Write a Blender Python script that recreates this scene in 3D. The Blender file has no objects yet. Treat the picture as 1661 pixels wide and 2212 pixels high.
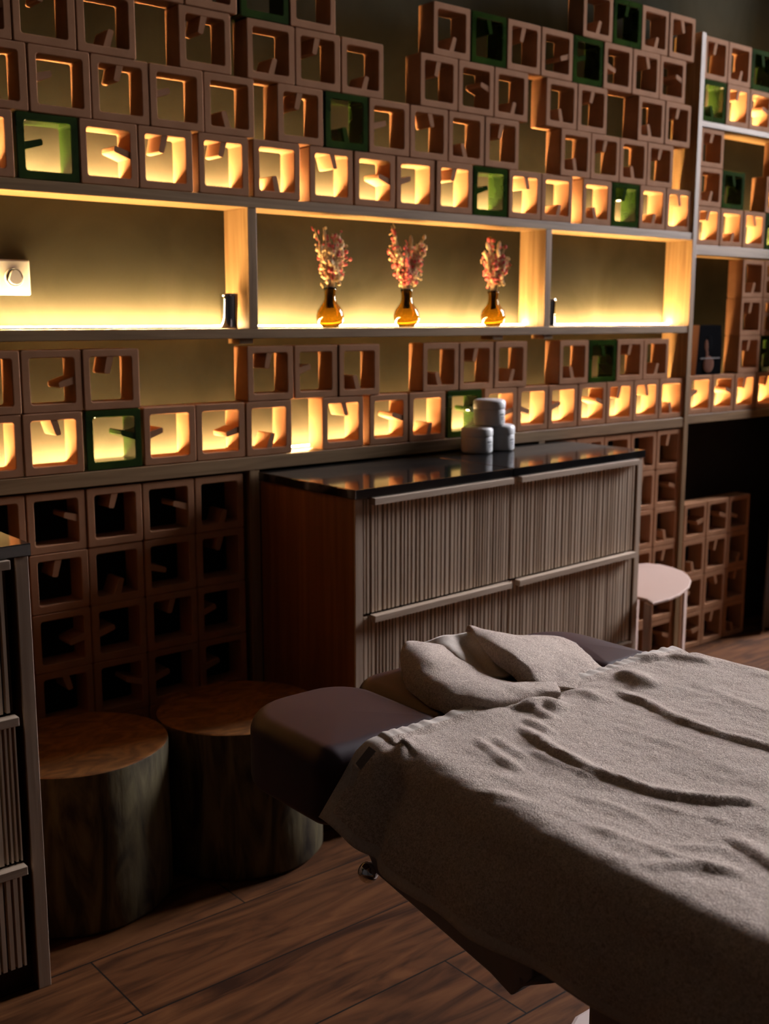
import bpy, math, random
from mathutils import Vector, Matrix, noise
random.seed(7)
S = bpy.context.scene
COL = S.collection
H = 0.885            # height of the counter line over the floor; everything is built around it, then lifted

# ------------------------------------------------------------------ camera, world, light, exposure
F_PX = 2415.8
cam_d = bpy.data.cameras.new('camera'); cam = bpy.data.objects.new('camera', cam_d); COL.objects.link(cam)
cam_d.sensor_fit = 'VERTICAL'; cam_d.sensor_height = 36.0; cam_d.lens = 36.0*F_PX/2212.0
cam_d.clip_start = 0.02; cam_d.clip_end = 50
PITCH, YAW, ROLL = 0.172307, 0.6920112, 0.000957
fw = Vector((math.sin(YAW)*math.cos(PITCH), math.cos(YAW)*math.cos(PITCH), -math.sin(PITCH)))
rt = Vector((math.cos(YAW), -math.sin(YAW), 0)); up = rt.cross(fw)
r2 = rt*math.cos(ROLL)+up*math.sin(ROLL); u2 = -rt*math.sin(ROLL)+up*math.cos(ROLL)
M = Matrix((r2, u2, -fw)).transposed().to_4x4()
M.translation = Vector((-1.00217, -2.52606, 0.41053))
cam.matrix_world = M
cam_d.dof.use_dof = True; cam_d.dof.focus_distance = 1.75; cam_d.dof.aperture_fstop = cam_d.lens/7.0
S.camera = cam
S.view_settings.view_transform = 'Standard'; S.view_settings.look = 'None'
S.view_settings.gamma = 1.0; S.view_settings.use_curve_mapping = False
S.view_settings.exposure = 0.0
S.cycles.use_denoising = True
S.cycles.max_bounces = 8; S.cycles.diffuse_bounces = 4; S.cycles.glossy_bounces = 4
S.cycles.transmission_bounces = 8; S.cycles.sample_clamp_indirect = 3.0
S.cycles.caustics_refractive = False; S.cycles.caustics_reflective = False
W = bpy.data.worlds.new('night_room'); S.world = W; W.use_nodes = True
W.node_tree.nodes['Background'].inputs[0].default_value = (0.10, 0.12, 0.16, 1)
W.node_tree.nodes['Background'].inputs[1].default_value = 0.3
LED_COL = (1.0, 0.63, 0.27); LED_POWER = 410.0
WIN_COL = (0.93, 0.91, 0.98); WIN_POWER = 76.0

# ------------------------------------------------------------------ materials
def nt(name):
    m = bpy.data.materials.new(name); m.use_nodes = True
    return m, m.node_tree, m.node_tree.nodes['Principled BSDF']
def N(t, typ, **kw):
    n = t.nodes.new(typ)
    for k, v in kw.items():
        if k in n.inputs: n.inputs[k].default_value = v
        else: setattr(n, k, v)
    return n
def mapping(t, scale, coord='Object', rot=(0, 0, 0)):
    tc = N(t, 'ShaderNodeTexCoord'); mp = N(t, 'ShaderNodeMapping')
    mp.inputs['Scale'].default_value = scale; mp.inputs['Rotation'].default_value = rot
    t.links.new(tc.outputs[coord], mp.inputs[0]); return mp
def noisy(name, c1, c2, rough=.7, scale=(8, 8, 8), detail=6, bump=.0, bscale=60, dist=.002, spec=.3, metal=0, dis=0., coord='Object', pos=(.35, .65), rot=(0, 0, 0)):
    m, t, b = nt(name)
    mp = mapping(t, scale, coord, rot)
    n = N(t, 'ShaderNodeTexNoise'); n.inputs['Scale'].default_value = 1; n.inputs['Detail'].default_value = detail
    n.inputs['Distortion'].default_value = dis
    t.links.new(mp.outputs[0], n.inputs['Vector'])
    cr = N(t, 'ShaderNodeValToRGB'); cr.color_ramp.elements[0].color = (*c1, 1); cr.color_ramp.elements[1].color = (*c2, 1)
    cr.color_ramp.elements[0].position = pos[0]; cr.color_ramp.elements[1].position = pos[1]
    t.links.new(n.outputs['Fac'], cr.inputs[0]); t.links.new(cr.outputs[0], b.inputs['Base Color'])
    b.inputs['Roughness'].default_value = rough; b.inputs['Specular IOR Level'].default_value = spec
    b.inputs['Metallic'].default_value = metal
    if bump:
        mp2 = mapping(t, (bscale,)*3 if not isinstance(bscale, tuple) else bscale, coord, rot)
        n2 = N(t, 'ShaderNodeTexNoise'); n2.inputs['Scale'].default_value = 1; n2.inputs['Detail'].default_value = 5
        t.links.new(mp2.outputs[0], n2.inputs['Vector'])
        bp = N(t, 'ShaderNodeBump'); bp.inputs['Strength'].default_value = bump; bp.inputs['Distance'].default_value = dist
        t.links.new(n2.outputs['Fac'], bp.inputs['Height']); t.links.new(bp.outputs[0], b.inputs['Normal'])
    return m
def wood(name, c1, c2, axis='x', rough=.5, spec=.3, s=1.0, bump=.15):
    a, l = 45*s, 2.2*s
    sc = {'x': (l, a, a), 'y': (a, l, a), 'z': (a, a, l)}[axis]
    bs = {'x': (6, 160, 160), 'y': (160, 6, 160), 'z': (160, 160, 6)}[axis]
    return noisy(name, c1, c2, rough, sc, 7, bump, bs, .001, spec, dis=1.2)
def plain(name, c, rough=.5, spec=.4, metal=0., **kw):
    m, t, b = nt(name)
    b.inputs['Base Color'].default_value = (*c, 1); b.inputs['Roughness'].default_value = rough
    b.inputs['Specular IOR Level'].default_value = spec; b.inputs['Metallic'].default_value = metal
    for k, v in kw.items(): b.inputs[k].default_value = v
    return m
def emis(name, c, s):
    m, t, b = nt(name)
    b.inputs['Base Color'].default_value = (0.8, .8, .8, 1)
    b.inputs['Emission Color'].default_value = (*c, 1); b.inputs['Emission Strength'].default_value = s
    return m

M_clay = noisy('terracotta_clay', (.355, .174, .088), (.42, .212, .112), .85, (14, 14, 14), 4, .25, 90, .001, .08)
M_green = noisy('green_glaze', (.012, .028, .006), (.032, .066, .010), .09, (9, 9, 9), 3, .05, 12, .002, .6)
M_green_fin = M_green
M_wall = noisy('olive_plaster', (.034, .032, .023), (.056, .053, .038), .9, (3, 3, 3), 8, .35, 7, .006, .0, dis=.8)
M_dark = noisy('dark_plaster', (.05, .045, .04), (.07, .062, .055), .9, (3, 3, 3))
M_oak = wood('oak_board', (.215, .125, .055), (.33, .205, .095), 'x')
M_oakv = wood('oak_upright', (.215, .125, .055), (.33, .205, .095), 'z')
M_panel = wood('cabinet_oak', (.14, .052, .018), (.21, .088, .033), 'z', .55, s=.6)
M_slat = wood('fluted_oak', (.62, .47, .33), (.78, .62, .46), 'z', .7, .1, s=.8)
M_slatback = plain('slat_groove_wood', (.05, .024, .011), .8)
M_edge = wood('pale_oak_edge', (.46, .34, .24), (.62, .48, .35), 'z', .6)
M_bar = wood('pale_oak_bar', (.46, .34, .24), (.64, .50, .37), 'x', .6)
M_stone = noisy('black_polished_top', (.010, .010, .011), (.02, .019, .018), .085, (6, 6, 6), 5, .0, 9, .002, 1.0)
M_woodtop = M_stone
M_log = noisy('log_bark_wood', (.020, .013, .006), (.135, .108, .05), .6, (13, 13, 3.2), 9, .5, (34, 34, 9), .004, .35, dis=2.2)
M_logtop = noisy('log_cut_wood', (.085, .034, .009), (.23, .10, .026), .5, (9, 16, 9), 9, .3, 40, .002, .35, dis=2.6)
M_vinyl = noisy('burgundy_vinyl', (.040, .014, .019), (.050, .018, .024), .5, (5, 5, 5), 3, .06, 14, .003, .45)
M_metal = plain('grey_powder_metal', (.30, .28, .28), .5, .4, .2)
M_chrome = plain('polished_chrome', (.85, .85, .86), .06, .5, 1.0)
M_stool = plain('cream_lacquer', (.56, .40, .33), .45, .4)
M_white = plain('white_plastic', (.80, .78, .74), .4, .4)
M_jar = plain('white_jar_plastic', (.74, .73, .72), .35, .4)
M_ink = plain('dark_print', (.04, .045, .06), .5)
M_led = emis('led_diffuser', LED_COL, LED_POWER)
M_alu = plain('aluminium_profile', (.6, .6, .6), .4, .5, .8)
M_win = emis('dusk_sky_pane', WIN_COL, WIN_POWER)
M_curtain = noisy('grey_curtain', (.16, .15, .155), (.21, .20, .205), .95, (30, 30, 3), 3)
M_ceil = plain('ceiling_paint', (.04, .038, .036), .9)
M_room = plain('room_paint', (.03, .026, .024), .9)
M_void = plain('wall_shade_black', (.012, .011, .011), .9)  # shade of the unlit lower back wall, put into its colour
M_base = plain('cream_metal', (.70, .56, .50), .5, .4)
M_black = plain('black_card', (.008, .008, .009), .7, .0)
M_tan = plain('tan_card', (.52, .30, .22), .6)
M_skin = plain('printed_portrait_skin', (.17, .085, .06), .7, .0)
M_amber = plain('amber_glass', (1.0, .66, .13), .03, .5, 0, **{'Transmission Weight': 1.0, 'IOR': 1.45})
M_stem = plain('dried_stem', (.62, .44, .24), .8)
M_pink = plain('dried_pink_bloom', (.66, .12, .11), .8)
M_cream = plain('dried_cream_bloom', (.82, .56, .28), .8)
M_cup = plain('mirror_steel', (.78, .76, .74), .05, .5, 1.0)
M_tag = plain('satin_label', (.30, .28, .27), .3, .6)

def terry(name, c1, c2, pile=True):
    m, t, b = nt(name)
    tc = N(t, 'ShaderNodeTexCoord')
    n = N(t, 'ShaderNodeTexNoise'); n.inputs['Scale'].default_value = 260; n.inputs['Detail'].default_value = 3
    n.inputs['Distortion'].default_value = 1.5
    t.links.new(tc.outputs['Object'], n.inputs['Vector'])
    cr = N(t, 'ShaderNodeValToRGB'); cr.color_ramp.elements[0].color = (*c1, 1); cr.color_ramp.elements[1].color = (*c2, 1)
    cr.color_ramp.elements[0].position = .35; cr.color_ramp.elements[1].position = .62
    t.links.new(n.outputs['Fac'], cr.inputs[0]); t.links.new(cr.outputs[0], b.inputs['Base Color'])
    b.inputs['Roughness'].default_value = .95; b.inputs['Specular IOR Level'].default_value = .1
    b.inputs['Sheen Weight'].default_value = .25; b.inputs['Sheen Roughness'].default_value = .5
    n3 = N(t, 'ShaderNodeTexNoise'); n3.inputs['Scale'].default_value = 42; n3.inputs['Detail'].default_value = 4
    t.links.new(tc.outputs['Object'], n3.inputs['Vector'])
    bp = N(t, 'ShaderNodeBump'); bp.inputs['Strength'].default_value = .9 if pile else .25; bp.inputs['Distance'].default_value = .0035 if pile else .001
    b2 = N(t, 'ShaderNodeBump'); b2.inputs['Strength'].default_value = .5 if pile else .3; b2.inputs['Distance'].default_value = .004
    t.links.new(n.outputs['Fac'], bp.inputs['Height'])
    t.links.new(n3.outputs['Fac'], b2.inputs['Height']); t.links.new(b2.outputs[0], bp.inputs['Normal'])
    t.links.new(bp.outputs[0], b.inputs['Normal'])
    return m
M_terry = terry('terry_pile', (.60, .44, .335), (1.0, .83, .70))
M_hem = terry('flat_woven_hem', (.74, .62, .51), (.88, .76, .65), False)

def floor_mat():
    m, t, b = nt('oak_plank_floor')
    L = t.links.new
    tc = N(t, 'ShaderNodeTexCoord'); sep = N(t, 'ShaderNodeSeparateXYZ'); L(tc.outputs['Object'], sep.inputs[0])
    def math_(op, a, b_=None, c=None):
        n = N(t, 'ShaderNodeMath', operation=op)
        for i, v in enumerate((a, b_, c)):
            if v is None: continue
            if isinstance(v, (int, float)): n.inputs[i].default_value = v
            else: L(v, n.inputs[i])
        return n.outputs[0]
    yy = math_('DIVIDE', math_('ADD', sep.outputs[1], .765), .2275)
    row = math_('FLOOR', yy); fy = math_('FRACT', yy)
    xo = math_('ADD', sep.outputs[0], math_('ADD', math_('MULTIPLY', row, -.37), .13))
    xx = math_('DIVIDE', xo, 1.3); col = math_('FLOOR', xx); fx = math_('FRACT', xx)
    gy = math_('LESS_THAN', math_('MINIMUM', fy, math_('SUBTRACT', 1, fy)), .009)
    gx = math_('LESS_THAN', math_('MINIMUM', fx, math_('SUBTRACT', 1, fx)), .0014)
    groove = math_('MAXIMUM', gx, gy)
    comb = N(t, 'ShaderNodeCombineXYZ')
    L(math_('ADD', math_('MULTIPLY', sep.outputs[0], 1.6), math_('MULTIPLY', col, 7.3)), comb.inputs[0])
    L(math_('ADD', math_('MULTIPLY', sep.outputs[1], 11), math_('MULTIPLY', row, 3.7)), comb.inputs[1])
    n = N(t, 'ShaderNodeTexNoise'); n.inputs['Scale'].default_value = 1.3; n.inputs['Detail'].default_value = 8
    n.inputs['Distortion'].default_value = 2.4; L(comb.outputs[0], n.inputs['Vector'])
    cr = N(t, 'ShaderNodeValToRGB')
    cr.color_ramp.elements[0].position = .30; cr.color_ramp.elements[0].color = (.030, .010, .003, 1)
    cr.color_ramp.elements[1].position = .68; cr.color_ramp.elements[1].color = (.155, .060, .020, 1)
    e = cr.color_ramp.elements.new(.48); e.color = (.092, .034, .011, 1)
    L(n.outputs['Fac'], cr.inputs[0])
    # knots
    vc = N(t, 'ShaderNodeCombineXYZ'); L(math_('MULTIPLY', sep.outputs[0], 1.6), vc.inputs[0]); L(math_('MULTIPLY', sep.outputs[1], 4.2), vc.inputs[1])
    vo = N(t, 'ShaderNodeTexVoronoi'); vo.inputs['Scale'].default_value = 1.3; L(vc.outputs[0], vo.inputs['Vector'])
    kn = N(t, 'ShaderNodeMapRange'); kn.inputs[1].default_value = .02; kn.inputs[2].default_value = .13; kn.inputs[3].default_value = .25; kn.inputs[4].default_value = 1
    L(vo.outputs['Distance'], kn.inputs[0])
    mx = N(t, 'ShaderNodeMix', data_type='RGBA', blend_type='MULTIPLY'); mx.inputs[0].default_value = 1
    L(cr.outputs[0], mx.inputs[6]); L(kn.outputs[0], mx.inputs[7])
    mg = N(t, 'ShaderNodeMix', data_type='RGBA'); L(groove, mg.inputs[0]); L(mx.outputs[2], mg.inputs[6]); mg.inputs[7].default_value = (.01, .006, .004, 1)
    L(mg.outputs[2], b.inputs['Base Color'])
    b.inputs['Roughness'].default_value = .65; b.inputs['Specular IOR Level'].default_value = .1
    bp = N(t, 'ShaderNodeBump'); bp.inputs['Strength'].default_value = .3; bp.inputs['Distance'].default_value = .002
    L(math_('SUBTRACT', n.outputs['Fac'], math_('MULTIPLY', groove, 2)), bp.inputs['Height']); L(bp.outputs[0], b.inputs['Normal'])
    return m
M_floor = floor_mat()

# ------------------------------------------------------------------ builders
TOP = []
def tag(o, label=None, cat=None, group=None, kind=None):
    if label: o['label'] = label
    if cat: o['category'] = cat
    if group: o['group'] = group
    if kind: o['kind'] = kind
    return o
def thing(name, label, cat, loc, group=None):
    o = bpy.data.objects.new(name, None); COL.objects.link(o); o.location = loc
    o.empty_display_size = .05
    TOP.append(o); return tag(o, label, cat, group)
class MB:
    def __init__(s): s.v = []; s.f = []; s.mi = []; s.sm = []
    def add(s, vs, fs, mi=0, smooth=False):
        k = len(s.v); s.v += [tuple(v) for v in vs]
        for f in fs: s.f.append([i+k for i in f]); s.mi.append(mi); s.sm.append(smooth)
        return s
    def box(s, x0, x1, y0, y1, z0, z1, mi=0):
        vs = [(x0, y0, z0), (x1, y0, z0), (x1, y1, z0), (x0, y1, z0), (x0, y0, z1), (x1, y0, z1), (x1, y1, z1), (x0, y1, z1)]
        return s.add(vs, [(0, 3, 2, 1), (4, 5, 6, 7), (0, 1, 5, 4), (1, 2, 6, 5), (2, 3, 7, 6), (3, 0, 4, 7)], mi)
    def prism(s, pts, y0, y1, mi=0, smooth=False):      # pts in x,z (ccw), extruded along y
        n = len(pts); vs = [(x, y0, z) for x, z in pts]+[(x, y1, z) for x, z in pts]
        s.add(vs, [tuple(range(n)), tuple(range(2*n-1, n-1, -1))], mi)
        k = len(s.v)-2*n
        for i in range(n):
            j = (i+1) % n; s.f.append([k+i, k+n+i, k+n+j, k+j]); s.mi.append(mi); s.sm.append(smooth)
        return s
    def slab(s, pts, z0, z1, mi=0):                      # pts in x,y extruded in z
        n = len(pts); k = len(s.v); s.v += [(x, y, z0) for x, y in pts]+[(x, y, z1) for x, y in pts]
        s.f += [list(range(k+n-1, k-1, -1)), list(range(k+n, k+2*n))]; s.mi += [mi]*2; s.sm += [False]*2
        for i in range(n):
            j = (i+1) % n; s.f.append([k+i, k+j, k+n+j, k+n+i]); s.mi.append(mi); s.sm.append(False)
        return s
    def lathe(s, prof, c, seg=28, mi=0, wob=None):        # prof list of (r,z)
        k = len(s.v); n = len(prof)
        for i in range(seg):
            a = 2*math.pi*i/seg; w = wob(a) if wob else 1.
            for r, z in prof: s.v.append((c[0]+r*w*math.cos(a), c[1]+r*w*math.sin(a), c[2]+z))
        for i in range(seg):
            j = (i+1) % seg
            for q in range(n-1):
                s.f.append([k+i*n+q, k+j*n+q, k+j*n+q+1, k+i*n+q+1]); s.mi.append(mi); s.sm.append(True)
        return s
    def tube(s, pts, r, seg=6, mi=0):
        pts = [Vector(p) for p in pts]; k = len(s.v); n = len(pts)
        for i, p in enumerate(pts):
            d = (pts[min(i+1, n-1)]-pts[max(i-1, 0)]).normalized()
            a = d.orthogonal().normalized(); b = d.cross(a); rr = r[i] if isinstance(r, (list, tuple)) else r
            for q in range(seg):
                t = 2*math.pi*q/seg; s.v.append(tuple(p+(a*math.cos(t)+b*math.sin(t))*rr))
        for i in range(n-1):
            for q in range(seg):
                w = (q+1) % seg; s.f.append([k+i*seg+q, k+i*seg+w, k+(i+1)*seg+w, k+(i+1)*seg+q]); s.mi.append(mi); s.sm.append(True)
        s.f.append([k+q for q in range(seg)][::-1]); s.f.append([k+(n-1)*seg+q for q in range(seg)]); s.mi += [mi]*2; s.sm += [False]*2
        return s
    def ball(s, c, r, mi=0, seg=8, sc=(1, 1, 1), rot=None):
        k = len(s.v); rings = seg//2
        vs = []
        for i in range(1, rings):
            th = math.pi*i/rings
            for j in range(seg):
                a = 2*math.pi*j/seg; vs.append(Vector((math.sin(th)*math.cos(a)*sc[0], math.sin(th)*math.sin(a)*sc[1], math.cos(th)*sc[2]))*r)
        vs.append(Vector((0, 0, r*sc[2]))); vs.append(Vector((0, 0, -r*sc[2])))
        if rot: vs = [rot @ v for v in vs]
        s.v += [(v[0]+c[0], v[1]+c[1], v[2]+c[2]) for v in vs]
        T = k+(rings-1)*seg; B = T+1
        for j in range(seg):
            w = (j+1) % seg
            s.f.append([T, k+j, k+w]); s.f.append([B, k+(rings-2)*seg+w, k+(rings-2)*seg+j]); s.mi += [mi]*2; s.sm += [True]*2
            for i in range(rings-2):
                s.f.append([k+i*seg+j, k+(i+1)*seg+j, k+(i+1)*seg+w, k+i*seg+w]); s.mi.append(mi); s.sm.append(True)
        return s
    def mesh(s, name, mats, loc=(0, 0, 0), taper=None):
        me = bpy.data.meshes.new(name)
        vs = s.v if not taper else [taper(v) for v in s.v]
        me.from_pydata([(v[0]-loc[0], v[1]-loc[1], v[2]-loc[2]) for v in vs], [], s.f)
        for m in (mats if isinstance(mats, (list, tuple)) else [mats]): me.materials.append(m)
        me.polygons.foreach_set('material_index', s.mi); me.polygons.foreach_set('use_smooth', s.sm)
        me.update(); return me
    def build(s, name, mats, parent=None, bevel=0, loc=None, taper=None, seg=2):
        if parent is not None:
            base = Vector((0, 0, 0)); p = parent
            while p: base += Vector(p.location); p = p.parent
            o = bpy.data.objects.new(name, s.mesh(name, mats, base, taper)); o.parent = parent
        else:
            if loc is None:
                xs = [v[0] for v in s.v]; ys = [v[1] for v in s.v]
                loc = ((min(xs)+max(xs))/2, (min(ys)+max(ys))/2, min(v[2] for v in s.v))
            o = bpy.data.objects.new(name, s.mesh(name, mats, loc, taper)); o.location = loc; TOP.append(o)
        COL.objects.link(o)
        if bevel:
            b = o.modifiers.new('bevel', 'BEVEL'); b.width = bevel; b.segments = seg; b.limit_method = 'ANGLE'
            b.harden_normals = False
        return o
def struct(mb, name, mat, loc=None, bevel=0):
    return tag(mb.build(name, mat, None, bevel, loc), kind='structure')
def crom(pts, n):                                        # catmull-rom through points
    P = [Vector(p) for p in pts]; P = [P[0]*2-P[1]]+P+[P[-1]*2-P[-2]]; out = []
    for i in range(1, len(P)-2):
        for k in range(n):
            t = k/n; a, b, c, d = P[i-1:i+3]
            out.append(.5*((2*b)+(c-a)*t+(2*a-5*b+4*c-d)*t*t+(3*b-a-3*c+d)*t**3))
    out.append(P[-2]); return out

# ------------------------------------------------------------------ room
BW = .112                                                 # plane of the plaster wall behind the shelves
struct(MB().box(-4.0, 6.0, -4.6, .25, -H-.06, -H), 'floor', M_floor, loc=(0, 0, -H))
struct(MB().box(-4.0, 6.0, BW, .25, .02, 3.2), 'wall_back', M_wall)
struct(MB().box(-4.0, 6.0, BW, .25, -H, .02), 'wall_back', M_void)  # lower part of the same wall, its shade painted in as near-black
struct(MB().box(-4.15, -4.0, -4.6, .25, -H, 3.2), 'wall_left', M_room)
struct(MB().box(-4.0, 6.0, -4.75, -4.6, -H, 3.2), 'wall_front', M_room)
WY0, WY1, WZ0, WZ1 = -1.30, -.02, .9, 3.1
w = MB(); w.box(6.0, 6.15, -4.6, WY0, -H, 3.2); w.box(6.0, 6.15, WY1, .25, -H, 3.2); w.box(6.0, 6.15, WY0, WY1, -H, WZ0); w.box(6.0, 6.15, WY0, WY1, WZ1, 3.2)
struct(w, 'wall_right', M_room)
struct(MB().box(-4.15, 6.15, -4.75, .25, 3.2, 3.3), 'ceiling', M_ceil)
wf = MB()
for y0, y1 in ((WY0, WY0+.05), ((WY0+WY1)/2-.025, (WY0+WY1)/2+.025), (WY1-.05, WY1)): wf.box(6.00, 6.06, y0, y1, WZ0, WZ1)
wf.box(6.00, 6.06, WY0, WY1, WZ0, WZ0+.05); wf.box(6.00, 6.06, WY0, WY1, WZ1-.05, WZ1)
wo = struct(wf, 'window_1', M_white)
MB().box(6.065, 6.075, WY0, WY1, WZ0, WZ1).build('pane', M_win, wo)

# ------------------------------------------------------------------ shelving: boards, uprights, light strips
XL, XU = -1.25, 2.552
sh = thing('shelving_unit', 'oak wall shelving with three lit niches framed by boards and uprights', 'shelf', (.65, 0, -H))
BZ = (.005, .041); MZ = (.355, .381); TZ = (.690, .7165)
for (z0, z1) in (BZ, MZ, TZ): MB().box(XL, XU, -.004, BW, z0, z1).build('board', M_oak, sh, .0015)
MB().box(.627, .655, -.003, BW, MZ[1], TZ[0]).build('upright', M_oakv, sh, .0015)
MB().box(1.765, 1.793, -.003, BW, MZ[1], TZ[0]).build('upright', M_oakv, sh, .0015)
MB().box(.618, .650, -.003, BW, -H, BZ[0]).build('upright', M_oakv, sh, .0015)
MB().box(1.755, 1.785, -.003, BW, -.06, BZ[0]).build('upright', M_oakv, sh, .0015)
MB().box(XU, XU+.026, -.006, BW, -H, 1.413).build('upright', M_oakv, sh, .0015)
for x in (.60, 1.54, 1.775): MB().box(x, x+.042, .004, .06, MZ[0]-.0135, MZ[0]).build('cleat', M_oak, sh)
XR = XU+.026
for z0, z1 in ((.014, .047), (.640, .676), (1.0935, 1.113)):
    MB().box(XR, 3.42, -.004, BW, z0, z1).build('board', M_oak, sh, .0015)
MB().box(3.40, 3.426, -.004, BW, -H, 1.40).build('upright', M_oakv, sh, .0015)
def led(x0, x1, z, label):
    t = thing('light_strip', label, 'light strip', ((x0+x1)/2, .079, z), 'warm light strips along the back of the boards')
    MB().box(x0, x1, .0790, .0930, z+.0006, z+.005).build('profile', M_alu, t)
    MB().box(x0+.002, x1-.002, .0800, .0920, z+.005, z+.008).build('diffuser', M_led, t)
led(XL, .626, MZ[1], 'warm light strip along the back of the left lit niche')
led(.656, 1.764, MZ[1], 'warm light strip behind the three flower vases in the middle niche')
led(1.794, XU-.001, MZ[1], 'warm light strip along the back of the small right-hand niche')
led(XL, XU-.001, BZ[1], 'warm light strip behind the blocks just over the cabinet')
led(XL, XU-.001, TZ[1], 'warm light strip behind the blocks directly above the niches')
led(XR, 3.399, .047, 'warm light strip behind the lowest lit blocks of the far right bay')
led(XR, 3.399, .676, 'warm light strip behind the block row above the portrait package')
led(XR, 3.399, 1.113, 'warm light strip on the highest board of the far right bay')

# ------------------------------------------------------------------ hollow blocks
BH, BD, RIM = .0735, .067, .0190
def rloop(hx, hz, r, k=4, jit=None):
    pts = []
    for cx, cz, a0 in ((hx-r, hz-r, 0), (-hx+r, hz-r, 90), (-hx+r, -hz+r, 180), (hx-r, -hz+r, 270)):
        for i in range(k+1):
            a = math.radians(a0+90*i/k); pts.append((cx+r*math.cos(a), cz+r*math.sin(a)))
    return pts
def block_mesh(mat, seed, hz=BH-.0006):
    rnd = random.Random(seed); hx = BH+.0004; ix, iz = hx-RIM, hz-RIM
    secs = [(hx, hz, .005, .002), (hx, hz, .005, BD-.002), (hx-.002, hz-.002, .003, BD), (ix+.0015, iz+.0015, .0075, BD), (ix, iz, .006, BD-.002),
            (ix, iz, .006, .002), (ix+.0015, iz+.0015, .0075, 0), (hx-.002, hz-.002, .003, 0)]
    v = []; n = 0
    ox, oz = rnd.uniform(-.0012, .0012), rnd.uniform(-.0012, .0012)
    for q, (a, b, r, y) in enumerate(secs):
        L = rloop(a, b, r); n = len(L)
        for x, z in L:
            if q in (3, 4, 5, 6):
                x += ox+noise.noise(Vector((x*20, z*20, seed)))*.0016; z += oz+noise.noise(Vector((z*20, x*20, seed+9)))*.0016
            v.append((x, y, z))
    f = []
    for q in range(8):
        w_ = (q+1) % 8
        for i in range(n):
            j = (i+1) % n; f.append([q*n+i, q*n+j, w_*n+j, w_*n+i])
    me = bpy.data.meshes.new('block_body'); me.from_pydata(v, [], f); me.materials.append(mat)
    me.update()
    me.validate(); 
    return me
def fin_mesh(mat, code, seed):
    rnd = random.Random(seed); L = .037+rnd.uniform(-.004, .004); sh_ = -.012+rnd.uniform(-.002, .002); t0, t1 = .0088, .0072
    o = rnd.uniform(-.004, .004)
    pts = [(o+t0, .060), (o-t0, .060), (o+sh_-t1, .054-L+.003), (o+sh_-t1+.003, .054-L), (o+sh_+t1-.003, .054-L-.001), (o+sh_+t1, .054-L+.002)]
    side, tilt = code
    if (side, tilt) in (('T', 'r'), ('R', 'd'), ('B', 'l'), ('L', 'u')): pts = [(-x, z) for x, z in pts][::-1]
    k = {'T': 0, 'R': 1, 'B': 2, 'L': 3}[side]
    for _ in range(k): pts = [(z, -x) for x, z in pts]    # quarter turns clockwise
    m = MB(); m.prism(pts, .0012, BD-.0012)
    return m.mesh('fin', mat)
BODY = {c: [block_mesh(m, i) for i in range(4)] for c, m in (('c', M_clay), ('g', M_green))}
CODES = ['Tl', 'Tr', 'Rd', 'Ru', 'Bl', 'Br', 'Lu', 'Ld']
FIN = {c: {k: [fin_mesh(m, k, i*17+j) for j in range(2)] for i, k in enumerate(CODES)} for c, m in (('c', M_clay), ('g', M_green))}
ORD = 'first second third fourth fifth sixth seventh eighth ninth tenth eleventh twelfth thirteenth fourteenth fifteenth sixteenth seventeenth eighteenth nineteenth twentieth'.split()
PHR = {'T': 'peg from top', 'R': 'peg from right', 'B': 'peg from bottom', 'L': 'peg from left'}
rb = random.Random(3)
def block(x0, z0, code, color, label, group, scale=1.0):
    e = thing('hollow_block', label, 'block', (x0+.0745, 0, z0), group)
    rot = rb.uniform(-.006, .006)
    b = bpy.data.objects.new('body', rb.choice(BODY[color])); COL.objects.link(b); b.parent = e
    b.location = (0, rb.uniform(.0, .002), BH*scale); b.scale = (1, 1, scale)
    if code != 'N':
        f = bpy.data.objects.new('fin', rb.choice(FIN[color][code])); COL.objects.link(f); f.parent = e
        f.location = b.location; f.scale = (1, 1, scale)
def row(z0, items, rowname, scale=1.0, start=0):
    prev = -9
    for i, it in enumerate(items):
        x0, code = it[0], it[1]; color = 'g' if len(it) > 2 else 'c'
        x0 = max(x0, prev+.1496); prev = x0
        lab = ('green block, ' if color == 'g' else 'clay block, ')+(PHR[code[0]]+', ' if code != 'N' else '')+ORD[i+start]+' from left in '+rowname; assert len(lab.split())<=16, lab
        block(x0, z0, code, color, lab, 'hollow blocks of the shelf wall', scale)
G = 'g'
P_ = .1465
zU = TZ[1]+.0006
row(zU, [(-.131, 'Lu'), (.024, 'Lu', G), (.174, 'Ru'), (.324, 'Tl'), (.489, 'Tl'), (.650, 'Bl'), (.830, 'Tr'), (.983, 'Ru'), (1.136, 'Lu'), (1.288, 'Tl'),
         (1.441, 'Lu', G), (1.594, 'Tr'), (1.7435, 'Br'), (1.943, 'Bl'), (2.093, 'Tl', G), (2.243, 'Br'), (2.393, 'Tr')], 'the row directly above the niches')
row(zU+P_, [(-.092, 'Bl'), (.059, 'Lu'), (.209, 'Tl'), (.359, 'Lu'), (.509, 'Bl'), (.728, 'Tl'), (.883, 'Bl', G), (1.035, 'Lu'), (1.186, 'Tr'), (1.337, 'Bl'),
            (1.487, 'Tl'), (1.828, 'Bl'), (1.978, 'Tl'), (2.128, 'Bl'), (2.278, 'Tl')], 'the second row above the niches')
row(zU+2*P_, [(-.121, 'Rd'), (.029, 'Tl'), (.179, 'Br'), (.443, 'Tl'), (.638, 'Br'), (.788, 'Tl'), (.940, 'Br'), (1.223, 'Tl'), (1.373, 'Ru'), (1.523, 'Br'),
              (1.755, 'Bl'), (1.905, 'Tl'), (2.217, 'Bl'), (2.368, 'Tl')], 'the third row above the niches')
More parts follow.
